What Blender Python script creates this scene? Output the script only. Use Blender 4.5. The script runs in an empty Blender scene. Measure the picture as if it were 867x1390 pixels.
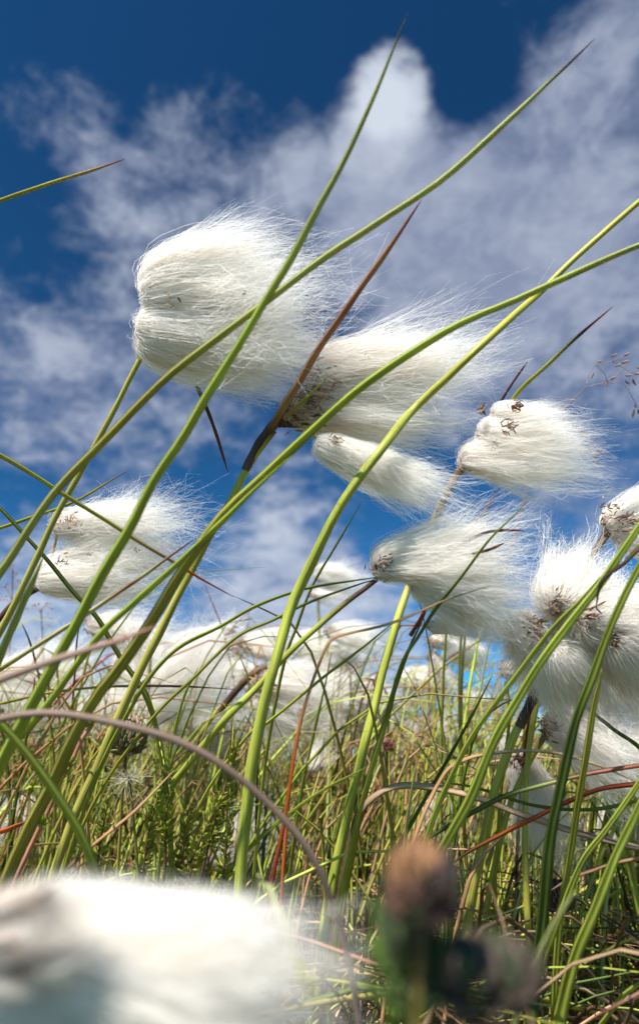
import bpy, math, random
import numpy as np
from mathutils import Vector

rng = np.random.default_rng(7)
random.seed(7)
scene = bpy.context.scene
col = scene.collection

# ------------------------------------------------------------------ camera
F = 900.0
CX, CY = 433.5, 695.0
PITCH = math.radians(25)
CAM = np.array([0.0, 0.0, 0.09])
RIGHT = np.array([1.0, 0, 0])
UP = np.array([0, -math.sin(PITCH), math.cos(PITCH)])
FWD = np.array([0, math.cos(PITCH), math.sin(PITCH)])

def P(x, y, d):
    return CAM + d * ((x - CX) / F * RIGHT + (CY - y) / F * UP + FWD)

cd = bpy.data.cameras.new('camera')
cam = bpy.data.objects.new('camera', cd); col.objects.link(cam)
cam.location = CAM; cam.rotation_euler = (math.pi / 2 + PITCH, 0, 0)
cd.sensor_fit = 'VERTICAL'; cd.sensor_height = 36; cd.sensor_width = 24
cd.lens = 36 * F / 1390
cd.clip_start = 0.004; cd.clip_end = 3000
cd.dof.use_dof = True; cd.dof.focus_distance = 0.225; cd.dof.aperture_fstop = 11
scene.camera = cam

# ------------------------------------------------------------------ light
SUN_EL, SUN_AZ = 50.0, 210.0       # azimuth clockwise from +Y (view direction)
az, el = math.radians(SUN_AZ), math.radians(SUN_EL)
sv = Vector((math.sin(az) * math.cos(el), math.cos(az) * math.cos(el), math.sin(el)))
sl = bpy.data.lights.new('sun', 'SUN'); sl.energy = 5.0; sl.angle = math.radians(0.5); sl.color = (1, 0.955, 0.88)
so = bpy.data.objects.new('sun', sl); col.objects.link(so)
so.rotation_euler = sv.to_track_quat('Z', 'Y').to_euler()
so.location = (-1, -1, 2)

# ------------------------------------------------------------------ node helper
class NT:
    def __init__(s, tree): s.t = tree; s.n = tree.nodes; s.l = tree.links; s.n.clear()
    def new(s, kind, **kw):
        nd = s.n.new(kind)
        for k, v in kw.items(): setattr(nd, k, v)
        return nd
    def set(s, sock, v):
        if isinstance(v, bpy.types.NodeSocket): s.l.new(v, sock)
        elif v is not None: sock.default_value = v
    def math(s, op, a, b=None, c=None, clamp=False):
        nd = s.new('ShaderNodeMath', operation=op, use_clamp=clamp)
        s.set(nd.inputs[0], a)
        if b is not None: s.set(nd.inputs[1], b)
        if c is not None: s.set(nd.inputs[2], c)
        return nd.outputs[0]
    def vmath(s, op, a, b=None, out=0):
        nd = s.new('ShaderNodeVectorMath', operation=op)
        s.set(nd.inputs[0], a)
        if b is not None:
            s.set(nd.inputs['Scale' if op == 'SCALE' else 1], b)
        return nd.outputs['Value' if op in ('DOT_PRODUCT', 'LENGTH') else 'Vector']
    def noise(s, vec, scale, detail=4, rough=0.55, dist=0.0):
        nd = s.new('ShaderNodeTexNoise')
        s.set(nd.inputs['Vector'], vec)
        nd.inputs['Scale'].default_value = scale; nd.inputs['Detail'].default_value = detail
        nd.inputs['Roughness'].default_value = rough; nd.inputs['Distortion'].default_value = dist
        return nd.outputs['Fac']
    def maprange(s, v, a, b, c=0.0, d=1.0, smooth=False):
        nd = s.new('ShaderNodeMapRange')
        if smooth: nd.interpolation_type = 'SMOOTHSTEP'
        s.set(nd.inputs[0], v)
        for i, q in enumerate((a, b, c, d)): nd.inputs[i + 1].default_value = q
        return nd.outputs[0]
    def mix(s, f, a, b, mode='MIX'):
        nd = s.new('ShaderNodeMix', data_type='RGBA', blend_type=mode)
        s.set(nd.inputs[0], f); s.set(nd.inputs[6], a); s.set(nd.inputs[7], b)
        return nd.outputs[2]
    def ramp(s, f, stops):
        nd = s.new('ShaderNodeValToRGB'); s.set(nd.inputs[0], f)
        e = nd.color_ramp.elements
        while len(e) < len(stops): e.new(0.5)
        for k, (p, c) in enumerate(stops): e[k].position = p; e[k].color = (*c, 1)
        return nd.outputs[0]

# ------------------------------------------------------------------ world: sky + clouds (by direction)
w = bpy.data.worlds.new('World'); scene.world = w; w.use_nodes = True
T = NT(w.node_tree)
out = T.new('ShaderNodeOutputWorld'); bg = T.new('ShaderNodeBackground')
sky = T.new('ShaderNodeTexSky', sky_type='NISHITA')
sky.sun_disc = False; sky.sun_elevation = el; sky.sun_rotation = az
sky.altitude = 1200; sky.air_density = 1.0; sky.dust_density = 0.15; sky.ozone_density = 3.0
tc = T.new('ShaderNodeTexCoord'); D = tc.outputs['Generated']
sep = T.new('ShaderNodeSeparateXYZ'); T.l.new(D, sep.inputs[0])
zz = T.math('ADD', T.math('MAXIMUM', sep.outputs[2], 0.0), 0.22)
cmb = T.new('ShaderNodeCombineXYZ')
T.l.new(T.math('DIVIDE', sep.outputs[0], zz), cmb.inputs[0])
T.l.new(T.math('DIVIDE', sep.outputs[1], zz), cmb.inputs[1])
Q = cmb.outputs[0]
n_big = T.noise(T.vmath('ADD', Q, (3.1, 1.7, 0.4)), 1.9, 5, 0.55, 0.25)
n_mid = T.noise(T.vmath('ADD', Q, (7.7, 4.2, 1.4)), 7.5, 8, 0.64, 0.35)
n_fine = T.noise(T.vmath('ADD', Q, (1.3, 9.2, 2.4)), 19.0, 8, 0.68, 0.3)
def skydir(x, y):
    v = P(x, y, 1.0) - CAM
    return tuple(v / np.linalg.norm(v))
def blobs(lst):
    acc = None
    for (x, y, rpx, amp) in lst:
        dt = T.vmath('DOT_PRODUCT', D, skydir(x, y))
        # compare 1-dot to radius^2/2
        r = rpx / F * 0.85
        m = T.math('MULTIPLY', T.maprange(dt, 1 - r * r * 0.5, 1 - 0.02 * r * r * 0.5, 0, 1, True), amp)
        acc = m if acc is None else T.math('ADD', acc, m)
    return acc
bias = blobs([(470, 210, 150, .12), (330, 200, 150, .16), (180, 225, 140, .16), (535, 115, 62, .36), (545, 0, 90, -.25), (508, 185, 70, .24), (400, 80, 90, -.2), (640, 90, 75, -.22), (455, 60, 50, -.15), (75, 150, 90, .15),
              (760, 230, 290, .20), (800, 480, 290, .27), (560, 340, 200, .22), (690, 300, 200, .14),
              (170, 320, 120, .12), (60, 500, 190, .20), (150, 560, 190, .15), (330, 600, 150, .12), (60, 740, 160, .04),
              (370, 790, 170, .26), (90, 900, 260, .34), (450, 900, 220, .30), (800, 950, 220, .2), (760, 690, 150, .16), (640, 500, 170, .18), (840, 120, 120, .14),
              (310, 40, 210, -.22), (660, 40, 130, -.22), (80, 40, 160, -.10), (60, 330, 130, -.12),
              (290, 690, 120, -.18), (560, 700, 130, -.22), (660, 920, 110, -.25),(240, 290, 90, -.10),
              (900, 600, 90, -.05), (620, 160, 60, -.12)])
dens = T.math('ADD', T.math('ADD', T.math('MULTIPLY', n_big, 0.7), T.math('MULTIPLY', n_mid, 0.85)),
              T.math('ADD', T.math('MULTIPLY', n_fine, 0.60), bias))
fac = T.math('MULTIPLY', T.maprange(dens, 0.97, 1.50, 0.0, 1.0, True), 0.92)
puff = T.math('ADD', blobs([(533, 100, 90, .75), (508, 185, 80, .4), (400, 190, 120, .1), (90, 145, 90, .1), (380, 790, 170, .35), (60, 880, 240, .45), (500, 900, 200, .3)]),
              T.math('ADD', T.math('MULTIPLY', T.math('SUBTRACT', n_mid, 0.47), 1.6), T.math('MULTIPLY', T.math('SUBTRACT', n_fine, 0.5), 0.9)))
ccol = T.mix(T.maprange(puff, -0.06, 1.05, 0, 1), (2.7, 3.15, 4.5, 1), (7.2, 7.8, 8.8, 1))
gm = T.new('ShaderNodeGamma'); T.l.new(T.mix(1.0, sky.outputs[0], (0.60, 0.92, 1.12, 1), 'MULTIPLY'), gm.inputs[0]); gm.inputs[1].default_value = 1.7
skyc = T.mix(1.0, gm.outputs[0], (0.47, 0.54, 0.35, 1), 'MULTIPLY')
fin = T.mix(T.math('MULTIPLY', fac, 0.93), skyc, ccol)
T.l.new(fin, bg.inputs[0]); bg.inputs[1].default_value = 0.055
T.l.new(bg.outputs[0], out.inputs[0])

# ------------------------------------------------------------------ materials
def mat(name):
    m = bpy.data.materials.new(name); m.use_nodes = True
    return m, NT(m.node_tree)

def leaf_material(name, rough=0.45, trans=0.38, streak=0.45, spots=0.35):
    m, t = mat(name)
    o = t.new('ShaderNodeOutputMaterial')
    a = t.new('ShaderNodeAttribute', attribute_name='Col')
    s = t.new('ShaderNodeAttribute', attribute_name='suv')
    sc = t.vmath('MULTIPLY', s.outputs['Vector'], (22.0, 70.0, 40.0))
    st = t.noise(sc, 1.0, 3, 0.6)
    sp = t.noise(t.vmath('MULTIPLY', s.outputs['Vector'], (3.0, 900.0, 40.0)), 1.0, 5, 0.7)
    sx = t.new('ShaderNodeSeparateXYZ'); t.l.new(s.outputs['Vector'], sx.inputs[0])
    rib = t.maprange(t.math('ABSOLUTE', sx.outputs[0]), 0.0, 0.075, 0.35, 0.0, True)
    big = t.noise(t.vmath('MULTIPLY', s.outputs['Vector'], (2.0, 45.0, 40.0)), 1.0, 3, 0.6)
    f = t.math('MULTIPLY', t.math('ADD', t.maprange(st, 0.3, 0.7, 1 - streak, 1 + streak), rib), t.maprange(big, 0.3, 0.7, 0.8, 1.2))
    c = t.vmath('SCALE', a.outputs['Color'], f)
    spf = t.maprange(sp, 0.60, 0.78, 0, spots)
    c = t.mix(spf, c, (0.16, 0.09, 0.035, 1))
    p = t.new('ShaderNodeBsdfPrincipled')
    t.l.new(c, p.inputs['Base Color']); p.inputs['Roughness'].default_value = rough
    p.inputs['Specular IOR Level'].default_value = 0.28
    b = t.new('ShaderNodeBump'); b.inputs['Strength'].default_value = 0.5; b.inputs['Distance'].default_value = 0.0002
    t.l.new(st, b.inputs['Height']); t.l.new(b.outputs[0], p.inputs['Normal'])
    tr = t.new('ShaderNodeBsdfTranslucent')
    t.l.new(t.mix(1.0, c, (1.25, 1.3, 0.8, 1), 'MULTIPLY'), tr.inputs[0])
    mx = t.new('ShaderNodeMixShader'); mx.inputs[0].default_value = trans
    t.l.new(p.outputs[0], mx.inputs[1]); t.l.new(tr.outputs[0], mx.inputs[2])
    t.l.new(mx.outputs[0], o.inputs[0])
    return m
M_LEAF = leaf_material('green_leaf')
M_DRY = leaf_material('dry_leaf', 0.6, 0.15, 0.4, 0.5)
M_STEM = leaf_material('round_stem', 0.4, 0.08, 0.25, 0.35)

def cotton_material():
    m, t = mat('cotton_fibre')
    o = t.new('ShaderNodeOutputMaterial')
    a = t.new('ShaderNodeAttribute', attribute_name='Col')
    d = t.new('ShaderNodeBsdfDiffuse'); tr = t.new('ShaderNodeBsdfTranslucent')
    t.l.new(a.outputs['Color'], d.inputs[0]); t.l.new(a.outputs['Color'], tr.inputs[0])
    mx = t.new('ShaderNodeMixShader'); mx.inputs[0].default_value = 0.5
    t.l.new(d.outputs[0], mx.inputs[1]); t.l.new(tr.outputs[0], mx.inputs[2])
    t.l.new(mx.outputs[0], o.inputs[0])
    return m
M_COT = cotton_material()

# ------------------------------------------------------------------ mesh building
def mesh_from(name, verts, faces, cols=None, suv=None, material=None):
    """verts (n,3); faces (m,4) quads (a repeated last index makes a triangle)"""
    me = bpy.data.meshes.new(name)
    verts = np.asarray(verts, dtype=np.float32); faces = np.asarray(faces, dtype=np.int32)
    me.vertices.add(len(verts)); me.vertices.foreach_set('co', verts.ravel())
    k = faces.shape[1]
    me.loops.add(faces.size); me.loops.foreach_set('vertex_index', faces.ravel())
    me.polygons.add(len(faces))
    me.polygons.foreach_set('loop_start', np.arange(0, faces.size, k, dtype=np.int32))
    me.polygons.foreach_set('loop_total', np.full(len(faces), k, dtype=np.int32))
    me.polygons.foreach_set('use_smooth', np.ones(len(faces), dtype=bool))
    if cols is not None:
        at = me.attributes.new('Col', 'FLOAT_COLOR', 'POINT')
        c4 = np.ones((len(verts), 4), dtype=np.float32); c4[:, :3] = cols
        at.data.foreach_set('color', c4.ravel())
    if suv is not None:
        at = me.attributes.new('suv', 'FLOAT_VECTOR', 'POINT')
        at.data.foreach_set('vector', np.asarray(suv, dtype=np.float32).ravel())
    me.update(calc_edges=True)
    if material: me.materials.append(material)
    return me

def link(name, me, origin=(0, 0, 0), parent=None, **props):
    o = bpy.data.objects.new(name, me); col.objects.link(o)
    if parent is not None:
        o.parent = parent; o.location = (0, 0, 0)
    else:
        o.location = origin
    for k, v in props.items(): o[k] = v
    return o

def catmull(pts, n):
    pts = np.asarray(pts, dtype=float)
    if len(pts) == 2: pts = np.array([pts[0], (pts[0] + pts[1]) / 2, pts[1]])
    p = np.vstack([2 * pts[0] - pts[1], pts, 2 * pts[-1] - pts[-2]])
    seg = np.linalg.norm(np.diff(pts[:, :3], axis=0), axis=1) + 1e-9
    cum = np.concatenate([[0], np.cumsum(seg)]); u = np.linspace(0, cum[-1], n)
    i = np.clip(np.searchsorted(cum, u, side='right') - 1, 0, len(seg) - 1)
    t = ((u - cum[i]) / seg[i])[:, None]
    a, b, c, d = p[i], p[i + 1], p[i + 2], p[i + 3]
    return 0.5 * ((2 * b) + (c - a) * t + (2 * a - 5 * b + 4 * c - d) * t ** 2 + (3 * b - a - 3 * c + d) * t ** 3), u

PROF = {
    'blade': np.array([(-1, .26), (-1, .26), (-.5, -.05), (0, -.34), (0, -.34), (.5, -.05), (1, .26), (1, .26), (.5, .10), (0, -.16), (0, -.16), (-.5, .10)]) * [0.5, 0.75],
    'flat': np.array([(-1, .10), (-.4, -.08), (.4, -.10), (1, .05), (.4, .06), (-.4, .08)]) * [0.5, 0.6],
    'round': np.array([(math.cos(a), math.sin(a)) for a in np.linspace(0, 2 * math.pi, 10, endpoint=False)]) * [0.5, 0.46],
    'thin': np.array([(-1, 0), (0, -.35), (1, 0), (0, .35)]) * 0.5,
}

def lerp_stops(stops, t):
    ts = [s[0] for s in stops]; cs = np.array([s[1] for s in stops], dtype=float)
    return np.stack([np.interp(t, ts, cs[:, k]) for k in range(3)], axis=1)

def sweep(pts, wid, prof, cols, roll=0.0, view=None, twist=0.0, seed=0.0, u=None):
    """returns verts, faces, cols, suv of a closed swept strip"""
    n = len(pts); pr = PROF[prof]; m = len(pr)
    tan = np.gradient(pts, axis=0); tan /= np.linalg.norm(tan, axis=1)[:, None] + 1e-12
    if view is None: view = (pts - CAM); view = view / (np.linalg.norm(view, axis=1)[:, None] + 1e-9)
    side = np.cross(tan, view); ln = np.linalg.norm(side, axis=1)[:, None]
    side = side / (ln + 1e-9); nor = np.cross(side, tan)
    r = (roll + twist * np.linspace(0, 1, n))[:, None]
    s2 = side * np.cos(r) + nor * np.sin(r); n2 = -side * np.sin(r) + nor * np.cos(r)
    V = pts[:, None, :] + wid[:, None, None] * (pr[None, :, 0:1] * s2[:, None, :] + pr[None, :, 1:2] * n2[:, None, :])
    V = V.reshape(-1, 3)
    i = np.arange(n - 1)[:, None]; j = np.arange(m)[None, :]; j2 = (j + 1) % m
    Fq = np.stack([i * m + j, i * m + j2, (i + 1) * m + j2, (i + 1) * m + j], axis=-1).reshape(-1, 4)
    caps = []
    for base in (0, (n - 1) * m):
        for k in range(1, m - 1, 2):
            kk = min(k + 2, m - 1) if k + 2 < m else k + 1
            caps.append((base, base + k, base + k + 1, base + min(k + 2, m - 1)))
    caps = [c for c in caps if len(set(c)) == 4]
    if caps: Fq = np.vstack([Fq, np.array(caps)])
    C = np.repeat(cols, m, axis=0)
    if u is None: u = np.concatenate([[0], np.cumsum(np.linalg.norm(np.diff(pts, axis=0), axis=1))])
    S = np.zeros((n, m, 3)); S[:, :, 0] = pr[None, :, 0]; S[:, :, 1] = u[:, None]; S[:, :, 2] = seed
    return V, Fq, C, S.reshape(-1, 3)

def join(parts):
    V, Fc, C, S, off = [], [], [], [], 0
    for v, f, c, s in parts:
        V.append(v); Fc.append(f + off); C.append(c); S.append(s); off += len(v)
    return np.vstack(V), np.vstack(Fc), np.vstack(C), np.vstack(S)

def to_ground(pts, down=0.16, step=0.008):
    """prepend points so that the strand reaches the ground (pts base first)"""
    p0 = pts[0].copy(); d = pts[0] - pts[1]; d /= np.linalg.norm(d)
    ext = []
    for k in range(200):
        if p0[2] <= -0.004: break
        d = d * (1 - down) + np.array([0, 0, -1.0]) * down; d /= np.linalg.norm(d)
        p0 = p0 + d * step; ext.append(p0.copy())
    return np.vstack([np.array(ext[::-1]), pts]) if ext else pts

def pxpts(lst, d0=None):
    out = []
    for k, q in enumerate(lst):
        d = q[2] if len(q) > 2 else d0
        out.append(P(q[0], q[1], d))
    return np.array(out)

# linear base colours
LG = (0.43, 0.49, 0.085); MG = (0.35, 0.385, 0.06); OL = (0.37, 0.34, 0.07); DG = (0.10, 0.15, 0.03)
YG = (0.40, 0.38, 0.06); STR = (0.44, 0.30, 0.17); TAN = (0.50, 0.27, 0.13); RED = (0.26, 0.045, 0.022)
ORG = (0.60, 0.15, 0.03); BRN = (0.11, 0.065, 0.04); PUR = (0.055, 0.028, 0.032); CRM = (0.60, 0.56, 0.36)
PNK = (0.42, 0.20, 0.15); PG = (0.47, 0.49, 0.19); GBR = (0.20, 0.135, 0.105)

def strand_geom(pts, w, cols, prof, roll, tip, ground, twist=0.0, seed=None, nper=44):
    n_tr = nper
    core, u = catmull(pts, n_tr)
    L = u[-1]
    if seed is None: seed = random.random() * 10
    kk = np.arange(3)[None, :] * 2.1 + seed
    wv_ = (np.sin(u[:, None] * 38 + kk) + .6 * np.sin(u[:, None] * 97 + kk * 1.7) + .35 * np.sin(u[:, None] * 260 + kk * 3.1))
    core = core + wv_ * w[0] * 0.09
    full = to_ground(core) if ground else core
    ne = len(full) - len(core)
    t = np.concatenate([np.full(ne, 0.0), u / L])
    wd = w[0] + (w[1] - w[0]) * t
    if tip:
        wd = wd * np.clip((1 - t) / 0.22, 0, 1) ** 0.6 * 0.92 + 0.00012
    wob = 1 + 0.05 * np.sin(np.arange(len(full)) * 0.7 + (seed or 0) * 5)
    wd = wd * wob
    cc = lerp_stops(cols, t)
    if seed is None: seed = random.random() * 10
    return sweep(full, wd, prof, cc, roll, None, twist, seed)

def grass(label, pts, d=None, w=(10, 6), cols=((0, MG), (1, MG)), prof='blade', roll=0.3, tip=True, ground=True,
          group='long grass blades crossing the sky', name='grass_blade', cat='grass blade', mat_=None, twist=0.0, both=False):
    pw = pxpts(pts, d)
    dm0 = pts[0][2] if len(pts[0]) > 2 else d; dm1 = pts[-1][2] if len(pts[-1]) > 2 else d
    WS = 0.74 if prof == 'round' else 0.86
    ww = (w[0] * WS * dm0 / F, w[1] * WS * dm1 / F)
    if both:
        pw = to_ground(catmull(pw, 20)[0][::-1])[::-1]
    g = strand_geom(pw, ww, cols, prof, roll, tip and not both, ground, twist)
    V, Fq, C, S = g
    org = V.reshape(-1, 3)[0].copy()
    me = mesh_from(name, V - org, Fq, C, S, mat_ or (M_STEM if prof == 'round' else M_LEAF))
    o = link(name, me, org, label=label, category=cat, kind='thing')
    if group: o['group'] = group
    return o

# ------------------------------------------------------------------ cotton tufts
def fibres(tufts, fw=0.000105, seg=12, seed=0):
    r = np.random.default_rng(seed)
    VV, FF, CC = [], [], []; off = 0
    for tf in tufts:
        (b, tip, ru, rd, rw, N, curl, brown, loose) = tf
        b = P(*b); tip = P(*tip); ax = tip - b; L = np.linalg.norm(ax); a = ax / L
        view = (b - CAM) / np.linalg.norm(b - CAM)
        v = np.cross(a, view); ln = np.linalg.norm(v)
        if ln < 0.3: v = np.cross(a, np.array([0.3, 0.2, 1.0])); ln = np.linalg.norm(v)
        v = v / ln
        if v[2] < 0: v = -v
        wv = np.cross(a, v)
        s = np.linspace(0, 1, seg)[None, :]
        K = max(14, N // 60)
        kphi = r.uniform(0, 2 * math.pi, K); krho = r.uniform(0, 1, K) ** 0.5; klen = r.uniform(0.70, 1.18, K)
        kph = r.uniform(0, 6.28, (K, 6)); koff = r.normal(0, 1, (K, 3))
        ki = r.integers(0, K, N)
        phi = r.uniform(0, 2 * math.pi, N); rho = r.uniform(0, 1, N) ** 0.5
        # pull into locks
        cx = rho * np.cos(phi); cy = rho * np.sin(phi)
        kx = krho[ki] * np.cos(kphi[ki]); ky = krho[ki] * np.sin(kphi[ki])
        # nearest-ish: keep own place at root, drift to the lock's centre towards the tip
        near = (cx - kx) ** 2 + (cy - ky) ** 2
        for _ in range(5):
            k2 = r.integers(0, K, N); x2 = krho[k2] * np.cos(kphi[k2]); y2 = krho[k2] * np.sin(kphi[k2])
            n2 = (cx - x2) ** 2 + (cy - y2) ** 2; m = n2 < near
            ki = np.where(m, k2, ki); kx = np.where(m, x2, kx); ky = np.where(m, y2, ky); near = np.where(m, n2, near)
        pull = 0.80 * s ** 1.0
        X = cx[:, None] * (1 - pull) + kx[:, None] * pull; Y = cy[:, None] * (1 - pull) + ky[:, None] * pull
        lenf = r.beta(2.6, 2.3, N) * 0.72 + 0.20
        lenf = np.where(r.uniform(0, 1, N) < 0.12 + 0.2 * loose, r.uniform(0.65, 1.12, N), lenf) * klen[ki]
        grow = 1 - (1 - s) ** 3.5
        tailc = 1 - 0.20 * s
        ru_ = np.where(X > 0, ru, rd) * 1.0
        sh = (0.45 + 0.55 * np.clip(lenf / 0.6, 0, 1))[:, None]
        lat_v = X * ru_ * grow * tailc * sh; lat_w = Y * rw * grow * tailc * sh
        axl = (lenf[:, None] * L) * (s ** 1.35) - 0.07 * L * (np.sin(math.pi * np.clip(s * 2.2, 0, 1)) * np.hypot(X, Y))
        amp = curl * L * s ** 1.8 * (0.35 + 0.75 * lenf[:, None])
        k = kph[ki]
        fph = r.uniform(0, 6.28, (N, 4)); ff = r.uniform(0.6, 1.6, (N, 4)); fa = np.clip(np.abs(r.normal(0, 1, N)), 0, 2)[:, None]
        nv = 0.085 * koff[ki, 0:1] + 0.08 * np.sin(3.5 * s + k[:, 0:1]) + 0.035 * fa * np.sin(ff[:, 0:1] * 9 * s + fph[:, 0:1]) + 0.018 * r.normal(0, 1, (N, 1))
        nw = 0.085 * koff[ki, 1:2] + 0.08 * np.sin(3.9 * s + k[:, 1:2]) + 0.035 * fa * np.sin(ff[:, 1:2] * 9 * s + fph[:, 1:2]) + 0.018 * r.normal(0, 1, (N, 1))
        na = 0.03 * fa * np.sin(ff[:, 2:3] * 8 * s + fph[:, 2:3])
        if loose > 0:
            tang = loose * (s ** 2.0) * 0.055
            nv = nv + tang * np.sin(ff[:, 3:4] * 18 * s + fph[:, 3:4]) * fa; nw = nw + tang * np.cos(ff[:, 1:2] * 17 * s + fph[:, 2:3]) * fa
            na = na + tang * np.sin(ff[:, 0:1] * 19 * s + fph[:, 1:2]) * fa
        root = r.normal(0, 1, (N, 3)) * 0.022 * L
        # strays
        st = (r.uniform(0, 1, N) < 0.02)[:, None] * s ** 1.5
        nv = nv + st * r.normal(0, .07, (N, 1)) / max(curl, .3); nw = nw + st * r.normal(0, .07, (N, 1)) / max(curl, .3)
        pos = b[None, None, :] + root[:, None, :] * (1 - s[..., None] * 0.5) \
            + (axl + amp * na)[..., None] * a + (lat_v + amp * nv)[..., None] * v + (lat_w + amp * nw)[..., None] * wv
        # wind droop
        tan = np.gradient(pos, axis=1); tan /= np.linalg.norm(tan, axis=2)[..., None] + 1e-12
        q = r.normal(0, 1, (N, 1, 3)); side = np.cross(tan, q); side /= np.linalg.norm(side, axis=2)[..., None] + 1e-12
        wd = fw * (1 - 0.55 * s ** 2)[..., None] * r.uniform(0.6, 1.25, (N, 1, 1))
        V = np.stack([pos - side * wd / 2, pos + side * wd / 2], axis=2)     # N,seg,2,3
        VV.append(V.reshape(-1, 3))
        i0 = (np.arange(N)[:, None] * seg + np.arange(seg - 1)[None, :]) * 2 + off
        FF.append(np.stack([i0, i0 + 1, i0 + 3, i0 + 2], axis=-1).reshape(-1, 4)); off += N * seg * 2
        base = np.array([0.99, 0.973, 0.948]); br = np.array([0.58, 0.27, 0.09]) if brown > 3 else np.array([0.40, 0.25, 0.14])
        ktint = 1 - np.array([0.01, 0.03, 0.07])[None, :] * r.uniform(0, 1, (K, 1)) ** 2
        tint = r.uniform(0.93, 1.0, (N, 1, 1)) * base[None, None, :] * ktint[ki][:, None, :]
        bl = (np.clip(1 - s / (0.36 * brown * r.uniform(.3, 1.2, (N, 1)) + 1e-3), 0, 1)[..., None] * (r.uniform(0.8 if brown > 3 else 0.2, 1, (N, 1, 1)))) * min(1, brown * 1.2)
        dirty = (r.uniform(0, 1, N) < 0.05 * brown)[:, None, None] * 0.5
        bl = np.clip(bl + dirty * (1 - s[..., None]), 0, 1)
        c = tint * (1 - bl) + br * bl
        CC.append(np.repeat(c.reshape(-1, 3), 2, axis=0))
    return np.vstack(VV), np.vstack(FF), np.vstack(CC)

def scales_geom(centre_px, n, spread, size, d, seed, axis_px=(1, 0), cols=None):
    r = np.random.default_rng(seed); parts = []
    cols = cols or [(0.24, 0.13, 0.07), (0.14, 0.08, 0.05), (0.36, 0.21, 0.12), (0.10, 0.06, 0.045), (0.50, 0.34, 0.22), (0.42, 0.25, 0.14)]
    n = int(n * 2.6); size = size * 0.58
    for k in range(n):
        cx = centre_px[0] + r.normal(0, spread); cy = centre_px[1] + r.normal(0, spread * 1.0)
        dd = d + r.normal(0, spread * d / F * 0.7)
        ang = math.atan2(axis_px[1], axis_px[0]) + r.normal(0, 0.7)
        ln = size * r.uniform(0.6, 1.4)
        p0 = P(cx, cy, dd); p2 = P(cx + ln * math.cos(ang), cy + ln * math.sin(ang), dd + r.normal(0, ln * d / F * 0.4))
        p1 = (p0 + p2) / 2 + r.normal(0, 1, 3) * ln * d / F * 0.04
        pp, u = catmull([p0, p1, p2], 7)
        t = np.linspace(0, 1, 7); wd = (np.sin(np.clip(t * 2.6 + 0.35, 0, math.pi)) ** 0.8) * ln * d / F * r.uniform(.16, .34) + 1e-5
        c = np.array(cols[r.integers(len(cols))]) * r.uniform(0.7, 1.3)
        parts.append(sweep(pp, wd, 'flat', np.repeat(c[None], 7, 0), r.uniform(-1, 1), None, 0, r.uniform(0, 10)))
    return join(parts)

def plant(label, stem, d, w, tufts, cols=((0, OL), (1, OL)), sheath=None, bracts=(), scales=(), group=None, fw=0.000105,
          seed=1, down=True, stalks=(), seg=12, cat='cotton grass'):
    """stem: pixel points base first; tufts: list of (base, tip, ru, rd, rw, N, curl, brown, loose) with px radii"""
    sp = pxpts(stem, d)
    w = (w[0] * .85, w[1] * .85)
    w0 = w[0] * (stem[0][2] if len(stem[0]) > 2 else d) / F; w1 = w[1] * d / F
    V, Fq, C, S = strand_geom(sp, (w0, w1), cols, 'round', 0, False, down)
    org = V[:10].mean(axis=0)
    root = bpy.data.objects.new('cotton_grass', None); col.objects.link(root); root.location = org
    root.empty_display_size = 0.01
    root['kind'] = 'thing'; root['label'] = label; root['category'] = cat
    if group: root['group'] = group
    link('stem', mesh_from('stem', V - org, Fq, C, S, M_STEM), parent=root)
    for k, (pts, ww, cc) in enumerate(stalks):
        g = strand_geom(pxpts(pts, d), (ww[0] * d / F, ww[1] * d / F), cc, 'round', 0, False, False)
        link('stalk', mesh_from('stalk', g[0] - org, g[1], g[2], g[3], M_STEM), parent=root)
    if sheath:
        pts, ww = sheath
        g = strand_geom(pxpts(pts, d), (ww[0] * d / F, ww[1] * d / F), ((0, BRN), (.3, PUR), (.7, BRN), (1, (0.16, .10, .06))), 'round', 0, False, False)
        link('sheath', mesh_from('sheath', g[0] - org, g[1], g[2], g[3], M_STEM), parent=root)
    for (pts, ww, cc) in bracts:
        dd = pts[0][2] if len(pts[0]) > 2 else d
        g = strand_geom(pxpts(pts, d), (ww[0] * dd / F, ww[1] * dd / F), cc, 'blade', 0.5, True, False)
        link('bract', mesh_from('bract', g[0] - org, g[1], g[2], g[3], M_LEAF), parent=root)
    for k, tf in enumerate(tufts):
        b, tip, ru, rd, rw, N, curl, brown, loose = tf
        b = b if len(b) > 2 else (*b, d); tip = tip if len(tip) > 2 else (*tip, d); k_ = d / F
        fv, ffc, fc = fibres([(b, tip, ru * k_, rd * k_, rw * k_, N, curl, brown, loose)], fw, seg, seed * 31 + k)
        tu = link('cotton_tuft', mesh_from('cotton_tuft', fv - org, ffc, fc, None, M_COT), parent=root)
        n_s = int(7 + 22 * brown)
        g = scales_geom(b[:2], n_s, 3.0 + 4.5 * brown * min(1, ru / 50), 6 + ru * 0.14, b[2], seed * 17 + k, (tip[0] - b[0], tip[1] - b[1]))
        s_ = link('spikelet', mesh_from('spikelet', g[0] - org, g[1], g[2], g[3], M_DRY), parent=tu)
    for (cpx, n, spread, size, dd) in scales:
        g = scales_geom(cpx, n, spread, size, dd, int(cpx[0] * 7 + cpx[1]))
        link('chaff', mesh_from('chaff', g[0] - org, g[1], g[2], g[3], M_DRY), parent=root)
    return root

BIG = 'large cotton grass heads in focus'
SMALL = 'smaller cotton grass heads lower in the tangle'
SC = ((0, OL), (.7, OL), (1, YG))

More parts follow.
